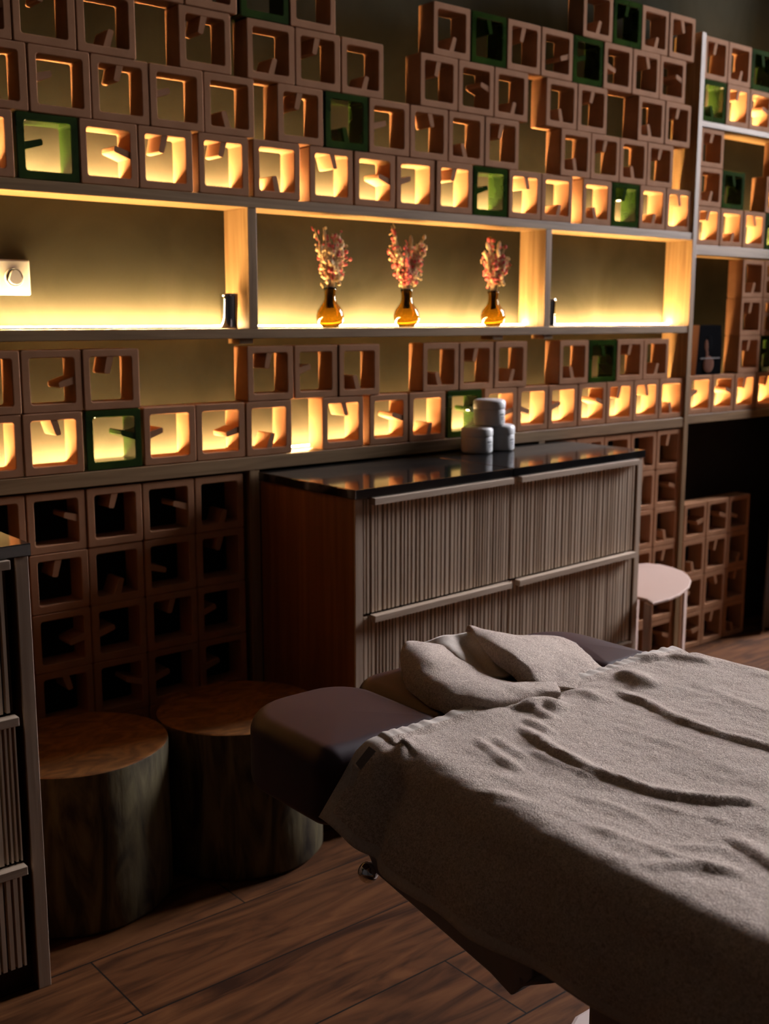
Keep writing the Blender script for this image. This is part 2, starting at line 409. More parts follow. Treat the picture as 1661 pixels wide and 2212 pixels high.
row(zU+3*P_, [(.312, 'Bl'), (.462, 'Bl'), (.621, 'Lu', G), (.772, 'Tl'), (1.273, 'Br'), (1.424, 'Tr', G), (1.575, 'Tl'), (1.726, 'Rd'), (1.877, 'Lu', G), (2.028, 'Ld'),
              (2.1785, 'Tr'), (2.329, 'Ru')], 'the fourth row above the niches')
row(zU+4*P_, [(1.918, 'Br'), (2.069, 'Tl', G), (2.220, 'Br'), (2.371, 'Tr')], 'the topmost row, upper right')
zB = BZ[1]+.0006
row(zB, [(-.148, 'Lu'), (.002, 'Tr'), (.157, 'Ru', G), (.311, 'Lu'), (.461, 'Rd'), (.613, 'Br'), (.865, 'Tr'), (1.036, 'Ru'), (1.187, 'Br'), (1.343, 'Ru', G),
         (1.503, 'Rd'), (1.6526, 'Ld'), (1.8022, 'Lu'), (1.9518, 'Ru'), (2.1014, 'Tl'), (2.251, 'Tr'), (2.4006, 'Bl')], 'the lit row over the cabinets')
row(zB+P_, [(-.145, 'Bl'), (.006, 'Rd'), (.157, 'Tl'), (.620, 'Tl'), (.773, 'Lu'), (.925, 'Bl'), (1.242, 'Bl'), (1.393, 'Tl'), (1.545, 'Br'), (1.850, 'Bl'),
            (2.000, 'Tr', G), (2.150, 'Tl'), (2.300, 'Br')], 'the row under the niche floor')
low = [['Lu', 'Ru', 'Tl', 'Ru', 'Br'], ['Bl', 'Tl', 'Br', 'Ld', 'Tl'], ['Tl', 'Rd', 'Lu', 'Tl', 'Lu'], ['Tl', 'Tr', 'Ru', 'Lu', 'Lu'], ['Tl', 'Br', 'Ld', 'Tl', 'Ru'], ['Lu', 'Tl', 'Rd', 'Br', 'Tl']]
for r in range(6):
    row(-.001-P_*(r+1)-.0006*0, [(-.150+.1505*i, low[r][i]) for i in range(5)], ORD[r]+' row down behind logs')
lowr = [['Bl', 'Tl', 'Lu', 'Bl', 'Tl'], ['Tl', 'Ru'], ['Lu', 'Bl'], ['Bl', 'Tl'], ['Tl', 'Lu'], ['Ld', 'Ru']]
for r in range(6):
    n = len(lowr[r])
    row(-.001-P_*(r+1), [(2.400-.1505*(n-1-i), lowr[r][i]) for i in range(n)], ORD[r]+' row down beside cabinet end')
vl = [['Rd', 'Ru', 'Ld'], ['Bl', 'Tl', 'Br'], ['Lu', 'Tr', 'Tl'], ['Rd', 'Tl', 'Bl']]
for r in range(4):
    row(-.2985-P_*(r+1), [(2.590+.1505*i, vl[r][i]) for i in range(3)], ORD[r]+' row under the dark opening')
row(.0476, [(2.581, 'Lu'), (2.732, 'Ru'), (2.883, 'Tl'), (3.034, 'Tl')], 'the lit row below the portrait package')
for r, (c0, c1, g) in enumerate((('Tl', 'Lu', 1), ('Tl', 'Lu', 0), ('Br', 'Lu', 0))):
    row(.0476+P_*(r+1), [(2.896, c0), (3.047, c1, G) if g else (3.047, c1)], '%s course right of the portrait package' % ('lowest', 'middle', 'top')[r])
row(.6766, [(2.580, 'Tl'), (2.731, 'Br'), (2.882, 'Tr'), (3.033, 'Tl', G)], 'the middle board row, far right bay', .945)
row(.6766+.1391, [(2.580, 'Br'), (2.731, 'Tr', G), (3.023, 'Tl')], 'the second row, far right bay', .945)
row(.6766+.1391*2, [(2.580, 'Tl'), (3.100, 'Tl')], 'the third row, far right bay', .93)
row(1.1136, [(2.580, 'Bl', G), (2.731, 'Tl'), (2.882, 'Ru'), (3.033, 'Ru')], 'the top board row, far right')
row(1.1136+P_, [(2.580, 'Tl'), (2.731, 'Br'), (2.882, 'Tr', G), (3.033, 'Tl')], 'the topmost row, far right bay')

# ------------------------------------------------------------------ wall socket
so = thing('wall_socket', 'white square wall socket with round insert in the left lit niche', 'socket', (.041, BW, .4615))
MB().box(.0, .082, BW-.010, BW, .4615, .5435).build('cover_plate', M_white, so, .004, seg=3)
MB().lathe([(.0225, -.003), (.0225, .003), (.0205, .005), (.019, .001), (.019, -.003)], (0, 0, 0), 32).build('ring', M_white, so)
ringo = so.children[-1] if so.children else None
for o in [o for o in COL.objects if o.parent == so and o.name.startswith('ring')]:
    o.rotation_euler = (math.radians(90), 0, 0)
    for v in o.data.vertices: v.co = Vector((v.co[0]+so.location[0], v.co[1]+so.location[1], v.co[2]+so.location[2]))
    o.location = (0, -.013, .041)
ins = MB(); pts = [(.041-.0125, .5155)]
pts = [(.041+.013*math.cos(a)*1.0, .5025+.0) for a in ()]
for a in range(200, 341, 10): pts.append((.041+.0175*math.cos(math.radians(a)), .5025+.0175*math.sin(math.radians(a))))
for a in range(20, 161, 20): pts.append((.041+.0165*math.cos(math.radians(a))*.8, .5025+.0175*math.sin(math.radians(a))))
ins.prism(pts, BW-.024, BW-.009); ins.build('rocker', M_white, so, .001)

# ------------------------------------------------------------------ vases with dried flowers
def vase(x, y, label):
    t = thing('vase', label, 'vase', (x, y, MZ[1]), 'amber vases in the middle niche')
    prof = [(.001, .004), (.024, .004), (.032, .010), (.0385, .024), (.0395, .034), (.036, .047), (.028, .060), (.020, .070), (.0165, .080), (.0155, .092), (.0165, .104), (.019, .112),
            (.0175, .112), (.015, .104), (.014, .092), (.015, .080), (.0185, .070), (.0265, .059), (.0345, .046), (.038, .034), (.037, .025), (.0305, .012), (.022, .006), (.001, .006)]
    MB().lathe([(0, .0005), (.024, .0005), (.0245, .0036), (.001, .0036)], (x, y, MZ[1]), 32).build('foot', M_amber, t)
    MB().lathe(prof, (x, y, MZ[1]), 32).build('glass_body', M_amber, t)
def bouquet(x, y, seed, label, tall):
    R = random.Random(seed); z0 = MZ[1]+.055; t = thing('dried_flower_bunch', label, 'flowers', (x, y, z0), 'dried flower bunches in the vases')
    for k in range(34):
        m = MB(); a = R.uniform(0, 2*math.pi); sp = R.uniform(.1, 1)**.7
        zt = R.uniform(.60-.03*sp, .652) if k % 2 else R.uniform(.535, .61)
        if k < 2: zt = tall
        w_ = .078*sp*min(1, (zt-.46)/.13)
        tip = Vector((x+math.cos(a)*w_, y+math.sin(a)*w_*.5-.008, zt)); neck = Vector((x+R.uniform(-.009, .009), y+R.uniform(-.008, .008), .493))
        base = Vector((x+R.uniform(-.010, .010), y+R.uniform(-.009, .009), z0))
        mid = neck.lerp(tip, .5)+Vector((math.cos(a)*-.006, 0, .004))
        c = crom([base, neck, mid, tip], 4); m.tube(c, .0011, 5, 0)
        col = 1 if R.random() < .55 else 2
        typ = R.random()
        if typ < .62:                                     # berry spray
            for q in range(R.randint(10, 16)):
                p = neck.lerp(tip, R.uniform(.30, 1.03))+Vector((R.uniform(-1, 1), R.uniform(-1, 1), R.uniform(-1, 1)))*.013
                m.ball(p, R.uniform(.0032, .0068), col if R.random() < .8 else 3-col, 6)
                m.tube([neck.lerp(tip, .8), p], .0006, 3, 0)
        elif typ < .85:                                   # leafy ear
            for q in range(12):
                f = .35+.65*q/11; p = neck.lerp(tip, f)+Vector((R.uniform(-1, 1), R.uniform(-1, 1), 0))*.008
                rot = Matrix.Rotation(R.uniform(-1, 1), 3, 'Y') @ Matrix.Rotation(R.uniform(-.6, .6), 3, 'X')
                m.ball(p, .0085, col if q % 3 else 2, 6, (.28, .28, 1), rot)
        else:                                             # seed pod
            m.ball(tip, .013, 2, 8, (.5, .4, 1.2), Matrix.Rotation(R.uniform(-.4, .4), 3, 'Y'))
            for q in range(4): m.ball(neck.lerp(tip, R.uniform(.3, .7))+Vector((R.uniform(-.01, .01), 0, 0)), .006, 2, 6, (.4, .4, 1.3))
        m.build('sprig', [M_stem, M_pink, M_cream], t)
    for k in range(3):                                    # drooping leaves at the neck
        m = MB(); a = -1.2+k*1.1+R.uniform(-.3, .3); p = Vector((x+math.sin(a)*.03, y-.006, .50+R.uniform(0, .02)))
        m.tube([(x, y, .49), (x+math.sin(a)*.012, y-.004, .515), p], .0009, 4, 0)
        for q in range(3): m.ball(p+Vector((R.uniform(-.006, .006), 0, R.uniform(-.006, .006))), .006, 2, 6, (.5, .4, 1))
        m.build('leaf', [M_stem, M_pink, M_cream], t)
for i, (x, w_, tl) in enumerate(((.929, 'leftmost, nearest the chrome tumbler', .652), (1.214, 'middle of three', .672), (1.578, 'rightmost, beside the upright', .655))):
    y = .046
    vase(x, y, 'amber glass bulb vase, %s on the niche floor' % w_)
    bouquet(x, y, 11+i, ['bunch of pink and cream dried flowers in the leftmost amber vase', 'tallest bunch of dried flowers, in the middle amber vase',
                         'bunch of dried flowers in the amber vase nearest the upright'][i], tl)
def tumbler(x, y, label, r=.0215, h=.09):
    t = thing('tumbler', label, 'tumbler', (x, y, MZ[1]+.0006), 'chrome tumblers in the niches')
    MB().lathe([(0, 0), (r*.88, 0), (r*.9, .002), (r, h-.002), (r, h), (r-.002, h), (r*.86, .004), (0, .004)], (x, y, MZ[1]+.0006), 40).build('cup', M_cup, t)
    MB().lathe([(r+.0002, h-.006), (r+.0012, h-.004), (r+.0012, h), (r-.0015, h+.0008), (r-.0022, h-.002)], (x, y, MZ[1]), 40).build('rim', M_chrome, t)
tumbler(.590, .036, 'chrome tumbler at the right end of the left lit niche', .0235)
tumbler(1.826, .034, 'chrome tumbler partly hidden by the upright in the right niche', .0235)

# ------------------------------------------------------------------ portrait package in the far right bay
zp = .0476+P_
pk = thing('gift_package', 'black package with a portrait print standing on lit blocks, far right bay', 'package', (2.67, .03, zp))
def bow(u): return .012*math.sin(math.pi*u)
m = MB(); nz = 10; x0, x1 = 2.630, 2.785
for i in range(nz+1):
    u = i/nz; z = zp+.0005+.188*u; d = bow(u); ins_ = .014*u*u
    m.v += [(x0+ins_, -.0+.01-d*.3, z), (x1+.012*(1-u), .0+.01-d*.3, z), (x1+.012*(1-u), .052+d*.2, z), (x0+ins_, .052+d*.2, z)]
for i in range(nz):
    for j in range(4):
        k = (j+1) % 4; m.f.append([i*4+j, i*4+k, i*4+4+k, i*4+4+j]); m.mi.append(1 if j == 3 else 0); m.sm.append(False)
m.f += [[3, 2, 1, 0], [nz*4, nz*4+1, nz*4+2, nz*4+3]]; m.mi += [0, 0]; m.sm += [False, False]
m.build('box', [M_black, M_tan], pk, .002)
pr = MB()
pr.ball((2.690, .0065, zp+.112), .020, 0, 14, (.78, .10, 1.15)); pr.ball((2.694, .0065, zp+.085), .012, 0, 10, (.8, .12, 1.2))
pr.ball((2.706, .0065, zp+.040), .034, 0, 14, (1.05, .08, .95)); pr.ball((2.70, .0065, zp+.062), .016, 0, 10, (1.3, .12, .8))
pr.build('portrait_print', M_skin, pk)
MB().ball((2.706, .0065, zp+.118), .024, 0, 14, (.85, .075, 1.35)).build('printed_hair', M_black, pk)
MB().box(2.650, 2.775, .0030, .0045, zp+.062, zp+.0655).build('printed_line', M_tag, pk)

# ------------------------------------------------------------------ cabinets
def cabinet(label, X0, X1, yf0, yf1, seam, group, ztop=0.0, seed=1):
    """two side-by-side drawer units under a stone top; yf = front plane at X0 / X1"""
    R = random.Random(seed)
    def fy(x): return yf0+(yf1-yf0)*(x-X0)/(X1-X0)
    def tp(v):                                            # follow the slightly splayed front line
        return (v[0], v[1]+fy(v[0]) if v[1] < .2 and v[1] > -.09 else v[1]-10, v[2])
    # local y: 0 = front plane (negative sticks out); y>=10 means absolute
    c = thing('cabinet', label, 'cabinet', ((X0+X1)/2, (yf0-.01)/2, -H), group)
    YB = 10-.009
    def part(name, mb, mat, bev=.001, par=None): return mb.build(name, mat, par or c, bev, taper=tp)
    zt = ztop-.024
    t = MB(); t.box(X0-.006, seam-.002, -.012, YB, zt, ztop); part('countertop', t, M_stone, .002)
    if seam < X1-.05:
        t = MB(); t.box(seam+.002, X1+.004, -.012, YB, zt, ztop); part('countertop', t, M_stone, .002)
    for a in (X0, X1-.022): part('side_panel', MB().box(a, a+.022, .0015, YB, -H, zt), M_panel)
    for a in (X0, X1-.024): part('edge_strip', MB().box(a-.0005, a+.0245, -.004, .0015, -H, zt), M_edge)
    part('back_panel', MB().box(X0+.022, X1-.022, 10-.02, YB, -H+.05, zt), M_slatback)
    part('plinth', MB().box(X0+.022, X1-.022, .03, .045, -H, -H+.06), M_slatback)
    units = [(X0+.028, seam-.004), (seam+.004, X1-.040)]
    for a, b in units:
        if b-a < .1: continue
        for z1, z0 in ((zt-.004, zt-.292), (zt-.300, zt-.588), (zt-.596, -H+.06)):
            if z1-z0 < .1: continue
            d = part('drawer', MB().box(a, b, .008, .028, z0, z1), M_slatback, 0)
            s = MB(); x = a
            while x < b-.005:
                w_ = R.choice((.0065, .0085, .0105, .013)); w_ = min(w_, b-x); dd = R.uniform(-.0006, .0004)
                s.add([(x, .008, z0), (x+.0012, dd-.003, z0), (x+w_-.0012, dd-.003, z0), (x+w_, .008, z0), (x, .008, z1), (x+.0012, dd-.003, z1), (x+w_-.0012, dd-.003, z1), (x+w_, .008, z1)],
                      [(0, 1, 5, 4), (1, 2, 6, 5), (2, 3, 7, 6), (0, 3, 2, 1), (4, 5, 6, 7)])
                x += w_+R.choice((.0028, .0045, .006))
            part('slats', s, M_slat, 0, d)
            part('bar_handle', MB().box(a+.022, b-.003 if b < X1-.1 else b, -.022, .0, z1-.014, z1+.003), M_bar, .001, d)
    return c
cabinet('oak fluted drawer cabinet with black polished top under the lit blocks', .648, 1.866, -.420, -.340, 1.228, 'fluted drawer cabinets', 0.0, 2)
cabinet('oak fluted drawer cabinet cut off by the left edge, beside the log stools', -1.46, -.224, -.556, -.556, -.85, 'fluted drawer cabinets', 0.003, 5)

# ------------------------------------------------------------------ jars on the counter
def jar(x, y, z, label, ang):
    t = thing('jar', label, 'jar', (x, y, z), 'white jars on the cabinet top')
    r = .0485
    MB().lathe([(0, 0), (r-.006, 0), (r-.001, .004), (r, .010), (r, .047), (r-.001, .051), (0, .051)], (x, y, z), 36).build('tub', M_jar, t)
    MB().lathe([(0, .051), (r+.0005, .0515), (r+.001, .055), (r+.001, .073), (r-.002, .078), (r-.008, .0805), (0, .081)], (x, y, z), 36).build('lid', M_jar, t)
    m = MB()
    for q, (h0, h1, a0, a1) in enumerate(((.033, .038, -.10, .30), (.026, .028, -.05, .35), (.022, .0235, 0, .32), (.018, .0195, -.02, .30), (.011, .013, .12, .34))):
        n = 7
        for i in range(n):
            if q == 0 and i in (2, 5): continue
            b0 = ang+a0+(a1-a0)*i/n; b1 = ang+a0+(a1-a0)*(i+.8)/n; k = len(m.v)
            for rr in (r+.0003, r-.002):
                for bb, hh in ((b0, h0), (b1, h0), (b1, h1), (b0, h1)): m.v.append((x+rr*math.cos(bb), y+rr*math.sin(bb), z+hh))
            m.f += [[k, k+1, k+2, k+3], [k+4, k+7, k+6, k+5], [k, k+4, k+5, k+1], [k+3, k+2, k+6, k+7], [k, k+3, k+7, k+4], [k+1, k+5, k+6, k+2]]; m.mi += [0]*6; m.sm += [False]*6
    m.build('printed_label', M_ink, t)
jar(1.404, -.068, .0003, 'white lidded jar, lower left of three, on the black top', -1.5)
jar(1.508, -.060, .0003, 'white lidded jar, lower right of three, on the black top', -1.45)
jar(1.458, -.066, .0816, 'white lidded jar balanced on top of the two lower jars', -1.5)

# ------------------------------------------------------------------ log stools
def log(x, y, r, h, seed, label):
    t = thing('log_stool', label, 'stool', (x, y, -H), 'log stools by the block wall')
    wob = lambda a: 1+.012*math.sin(2*a+seed)+.008*math.sin(3*a+seed*2)+.004*math.sin(7*a)
    MB().lathe([(0, 0), (r-.01, 0), (r, .012), (r+.001, h*.3), (r-.001, h*.7), (r, h-.006), (r-.001, h-.001)], (x, y, -H), 96, wob=wob).build('trunk', M_log, t)
    MB().lathe([(r-.001, h-.001), (r-.004, h+.0008), (r-.010, h), (0, h)], (x, y, -H), 96, wob=wob).build('cut_top', M_logtop, t)
log(-.020, -.268, .199, .363, 1.0, 'squat round log stool nearest the left cabinet')
log(.3880, -.295, .197, .361, 2.3, 'round log stool half hidden behind the burgundy armrest')

# ------------------------------------------------------------------ white side stool
ws = thing('side_stool', 'small cream stool with a round seat beyond the cabinet end', 'stool', (2.06, -.22, -H))
zs = -.480
pts = [(1.848, -.419), (1.933, -.417), (2.009, -.403), (2.126, -.359), (2.205, -.311), (2.263, -.258), (2.303, -.205), (2.325, -.150), (2.335, -.09), (2.313, -.040), (2.25, -.014), (2.15, -.008), (2.0, -.014), (1.90, -.05), (1.878, -.12), (1.877, -.372)]
MB().slab(pts, zs-.010, zs).build('seat', M_stool, ws, .003)
def plate(x0, y0, x1, y1, th, z0, z1, w1=1.0):
    d = Vector((x1-x0, y1-y0, 0)); n = Vector((-d.y, d.x, 0)).normalized()*th; e = d*(1-w1)/2
    m = MB(); a, b = Vector((x0, y0, 0)), Vector((x1, y1, 0))
    m.add([(*(a+e)[:2], z0), (*(b-e)[:2], z0), (*(b-e+n)[:2], z0), (*(a+e+n)[:2], z0), (*a[:2], z1), (*b[:2], z1), (*(b+n)[:2], z1), (*(a+n)[:2], z1)],
          [(0, 3, 2, 1), (4, 5, 6, 7), (0, 1, 5, 4), (1, 2, 6, 5), (2, 3, 7, 6), (3, 0, 4, 7)]); return m
plate(1.850, -.416, 1.8775, -.374, .010, -H, zs-.010).build('leg', M_stool, ws, .001)
plate(2.088, -.368, 2.128, -.352, .006, -H, zs-.010, .7).build('leg', M_stool, ws, .001)
plate(2.240, -.060, 2.280, -.040, .006, -H, zs-.010, .8).build('leg', M_stool, ws, .001)
plate(1.92, -.07, 1.96, -.05, .006, -H, zs-.010, .8).build('leg', M_stool, ws, .001)

# ------------------------------------------------------------------ curtain at the right edge
m = MB(); nx, nz = 60, 24
for j in range(nz+1):
    z = -H+.01+(3.2+H-.02)*j/nz
    le = 3.075+.05*max(0, min(1, (z+.80)/.9)) + .22*max(0, (z-.02))**1.0
    for i in range(nx+1):
        u = i/nx; x = le+(4.25-le)*u
        m.v.append((x, -.065+.028*math.sin(u*46+.4*math.sin(z*2)), z))
for j in range(nz):
    for i in range(nx):
        a = j*(nx+1)+i; m.f.append([a, a+1, a+nx+2, a+nx+1]); m.mi.append(0); m.sm.append(True)
cu = m.build('curtain', M_curtain); tag(cu, 'grey curtain hanging at the far right edge over the shelving', 'curtain')
s = cu.modifiers.new('thickness', 'SOLIDIFY'); s.thickness = .003

# ------------------------------------------------------------------ massage table
ZT = -.205
mt = thing('massage_table', 'massage table padded in burgundy vinyl, head end towards the block wall', 'massage table', (.3, -2.0, -H))
def pad(name, outline, z0, z1, r=.03, label=None):
    """soft pad: outline (x,y) ccw inset towards top and bottom for rounded edges"""
    n = len(outline); c = Vector((sum(p[0] for p in outline)/n, sum(p[1] for p in outline)/n)); m = MB(); prof = []
    for k in range(7): a = math.pi/2*k/6; prof.append((r*(1-math.sin(a)), z0+r*.6*(1-math.cos(a))))
    for k in range(9): a = math.pi/2*k/8; prof.append((r*(1-math.cos(a)), z1-r*(1-math.sin(a))))
    def inset(q):
        out = []
        for i in range(n):
            p0, p1, p2 = Vector(outline[i-1]), Vector(outline[i]), Vector(outline[(i+1) % n])
            d = ((p2-p1).normalized()+(p1-p0).normalized()).normalized(); nn = Vector((-d.y, d.x)); out.append(p1+nn*q)
        return out
    for q, z in prof:
        for p in inset(q): m.v.append((p.x, p.y, z))
    K = len(prof)
    for k in range(K-1):
        for i in range(n):
            j = (i+1) % n; m.f.append([k*n+i, k*n+j, (k+1)*n+j, (k+1)*n+i]); m.mi.append(0); m.sm.append(True)
    base = inset(r)
    m.f.append([i for i in range(n)][::-1]); m.mi.append(0); m.sm.append(False)
    prev = (K-1)*n
    for f in (.75, .5, .25):
        k0 = len(m.v)
        for p in base: q = c+(p-c)*f; m.v.append((q.x, q.y, z1+.004*(1-f*f)))
        for i in range(n):
            j = (i+1) % n; m.f.append([prev+i, prev+j, k0+j, k0+i]); m.mi.append(0); m.sm.append(True)
        prev = k0
    m.v.append((c.x, c.y, z1+.004)); q = len(m.v)-1
    for i in range(n): m.f.append([prev+i, prev+(i+1) % n, q]); m.mi.append(0); m.sm.append(True)
    o = m.build(name, M_vinyl, mt)
    if label: o['label'] = label
    return o
def rrect(x0, x1, y0, y1, rs, k=8):
    # rs: radii for corners (x0,y0),(x1,y0),(x1,y1),(x0,y1) ccw
    out = []
    for (cx_, cy_, a0), r in zip(((x0, y0, 180), (x1, y0, 270), (x1, y1, 0), (x0, y1, 90)), rs):
        ox = cx_+(r if cx_ == x0 else -r); oy = cy_+(r if cy_ == y0 else -r)
        for i in range(k+1):
            a = math.radians(a0+90*i/k); out.append((ox+r*math.cos(a), oy+r*math.sin(a)))
    return out
pad('mattress', rrect(-.045, .668, -2.95, -1.335, (.04, .04, .06, .095)), ZT-.115, ZT, .035)
pad('armrest', rrect(-.118, .126, -1.328, -1.066, (.034, .034, .085, .10)), -.315, -.195, .03, 'armrest pad nearest the camera')
pad('headrest', rrect(.134, .492, -1.326, -1.045, (.034, .034, .06, .06)), -.300, -.205, .03, 'middle head cushion under the loose towel')
pad('armrest', rrect(.500, .655, -1.328, -1.066, (.034, .034, .095, .05)), -.315, -.195, .03, 'far armrest pad')
MB().box(-.02, .62, -2.85, -1.36, ZT-.155, ZT-.113).build('frame', M_metal, mt, .004)
MB().box(.02, .60, -1.40, -1.12, -.345, -.315).build('head_frame', M_metal, mt, .004)
x_ = .0
bm = MB()
prof = [(-1.275, -.395), (-1.300, -.424), (-1.45, -.452), (-1.545, -.470), (-1.585, -.484), (-1.622, -.440), (-1.622, -.355), (-1.285, -.355)]
n = len(prof); bm.v = [(x_-.002, y, z) for y, z in prof]+[(x_+.045, y, z) for y, z in prof]
bm.f = [list(range(n)), list(range(2*n-1, n-1, -1))]+[[i, n+i, n+(i+1) % n, (i+1) % n] for i in range(n)]; bm.mi = [0]*(n+2); bm.sm = [False]*(n+2)
bm.build('side_rail', M_metal, mt, .003)
MB().ball((-.004, -1.284, -.427), .0165, 0, 24).build('knob', M_chrome, mt)['label'] = 'polished chrome ball knob'
MB().tube([(-.004, -1.284, -.427), (.03, -1.292, -.40), (.06, -1.30, -.36)], .006, 10).build('knob_arm', M_metal, mt)
MB().tube([(.0, -1.60, -.455), (.03, -1.635, -.445), (.05, -1.66, -.42), (.05, -1.70, -.36)], .007, 8).build('bracket', M_metal, mt)
MB().box(.20, .48, -2.25, -1.55, -.80, -.36).build('pedestal', M_metal, mt, .01)
MB().slab([(.372, -1.372), (.40, -1.36), (.66, -1.36), (.66, -2.4), (.12, -2.4), (.12, -1.60), (.30, -1.46)], -H, -.803).build('base', M_base, mt, .008)

# ------------------------------------------------------------------ big towel on the table
def seg_d(p, a, b):
    ab = (b[0]-a[0], b[1]-a[1]); L2 = ab[0]**2+ab[1]**2; t = max(0, min(1, ((p[0]-a[0])*ab[0]+(p[1]-a[1])*ab[1])/L2))
    dx, dy = p[0]-a[0]-ab[0]*t, p[1]-a[1]-ab[1]*t; return math.hypot(dx, dy), t, ab[0]*dy-ab[1]*dx
def ridge(p, line, hgt, wid, fade=.25, skew=.0):
    best = (9, 0, 0)
    n_ = len(line)-1
    for i in range(n_):
        d, t, sgn = seg_d(p, line[i], line[i+1])
        if d < best[0]: best = (d, (i+t)/n_, sgn)
    d, u, sgn = best
    if d > wid*4: return 0
    e = min(1, u/fade, (1-u)/fade) if fade else 1; e = e*e*(3-2*e) if e < 1 else 1
    w_ = wid*(1+skew if sgn > 0 else 1-skew)
    return hgt*e*math.exp(-(d/w_)**2)
RID = [([(.160, -1.42), (.122, -1.543), (.112, -1.617), (.122, -1.716), (.151, -1.764), (.205, -1.82)], .015, .0095, .12, .45),
       ([(.100, -1.49), (.098, -1.574), (.100, -1.66)], .006, .006, .3, .2),
       ([(.403, -1.41), (.39, -1.497), (.367, -1.557), (.356, -1.646), (.375, -1.75), (.40, -1.86)], .013, .0095, .12, .45),
       ([(.215, -1.375), (.262, -1.395), (.262, -1.435)], .024, .022, .3, .3),
       ([(.200, -1.36), (.23, -1.40), (.215, -1.47)], .012, .010, .3, .3),
       ([(.463, -1.362), (.475, -1.405), (.450, -1.446)], .022, .020, .3, .3),
       ([(.33, -1.345), (.36, -1.40), (.345, -1.45)], .009, .013, .3, 0),
       ([(.080, -1.41), (.051, -1.505), (.038, -1.57)], .007, .007, .3, .4),
       ([(.100, -1.43), (.085, -1.49), (.075, -1.54)], .006, .006, .3, .4),
       ([(-.05, -1.545), (-.036, -1.607), (-.024, -1.67)], .005, .006, .3, .3),
       ([(-.03, -1.66), (-.014, -1.771), (.006, -1.87), (.02, -1.93)], .0055, .007, .3, .3),
       ([(.030, -1.63), (.045, -1.70), (.050, -1.78)], .0045, .007, .3, .3),
       ([(.08, -1.70), (.10, -1.77), (.13, -1.84)], .0045, .006, .3, .3),
       ([(.095, -1.81), (.071, -1.905), (.06, -2.0)], .010, .009, .3, .4),
       ([(-.06, -1.82), (.005, -1.865), (.03, -1.91)], .008, .008, .3, .3),
       ([(.00, -1.80), (.045, -1.845), (.07, -1.86)], .006, .006, .3, .3),
       ([(.175, -1.50), (.188, -1.41)], .008, .008, .3, 0),
       ([(.555, -1.335), (.62, -1.37), (.655, -1.455)], .014, .014, .3, .2),
       ([(.04, -1.36), (-.005, -1.372), (-.05, -1.41)], .011, .008, .3, .2),
       ([(-.05, -1.39), (-.060, -1.43), (-.058, -1.47)], .007, .009, .3, .2),
       ([(.25, -1.62), (.27, -1.75), (.26, -1.85)], .003, .012, .3, 0),
       ([(.52, -1.50), (.50, -1.62), (.52, -1.75)], .004, .012, .3, 0)]
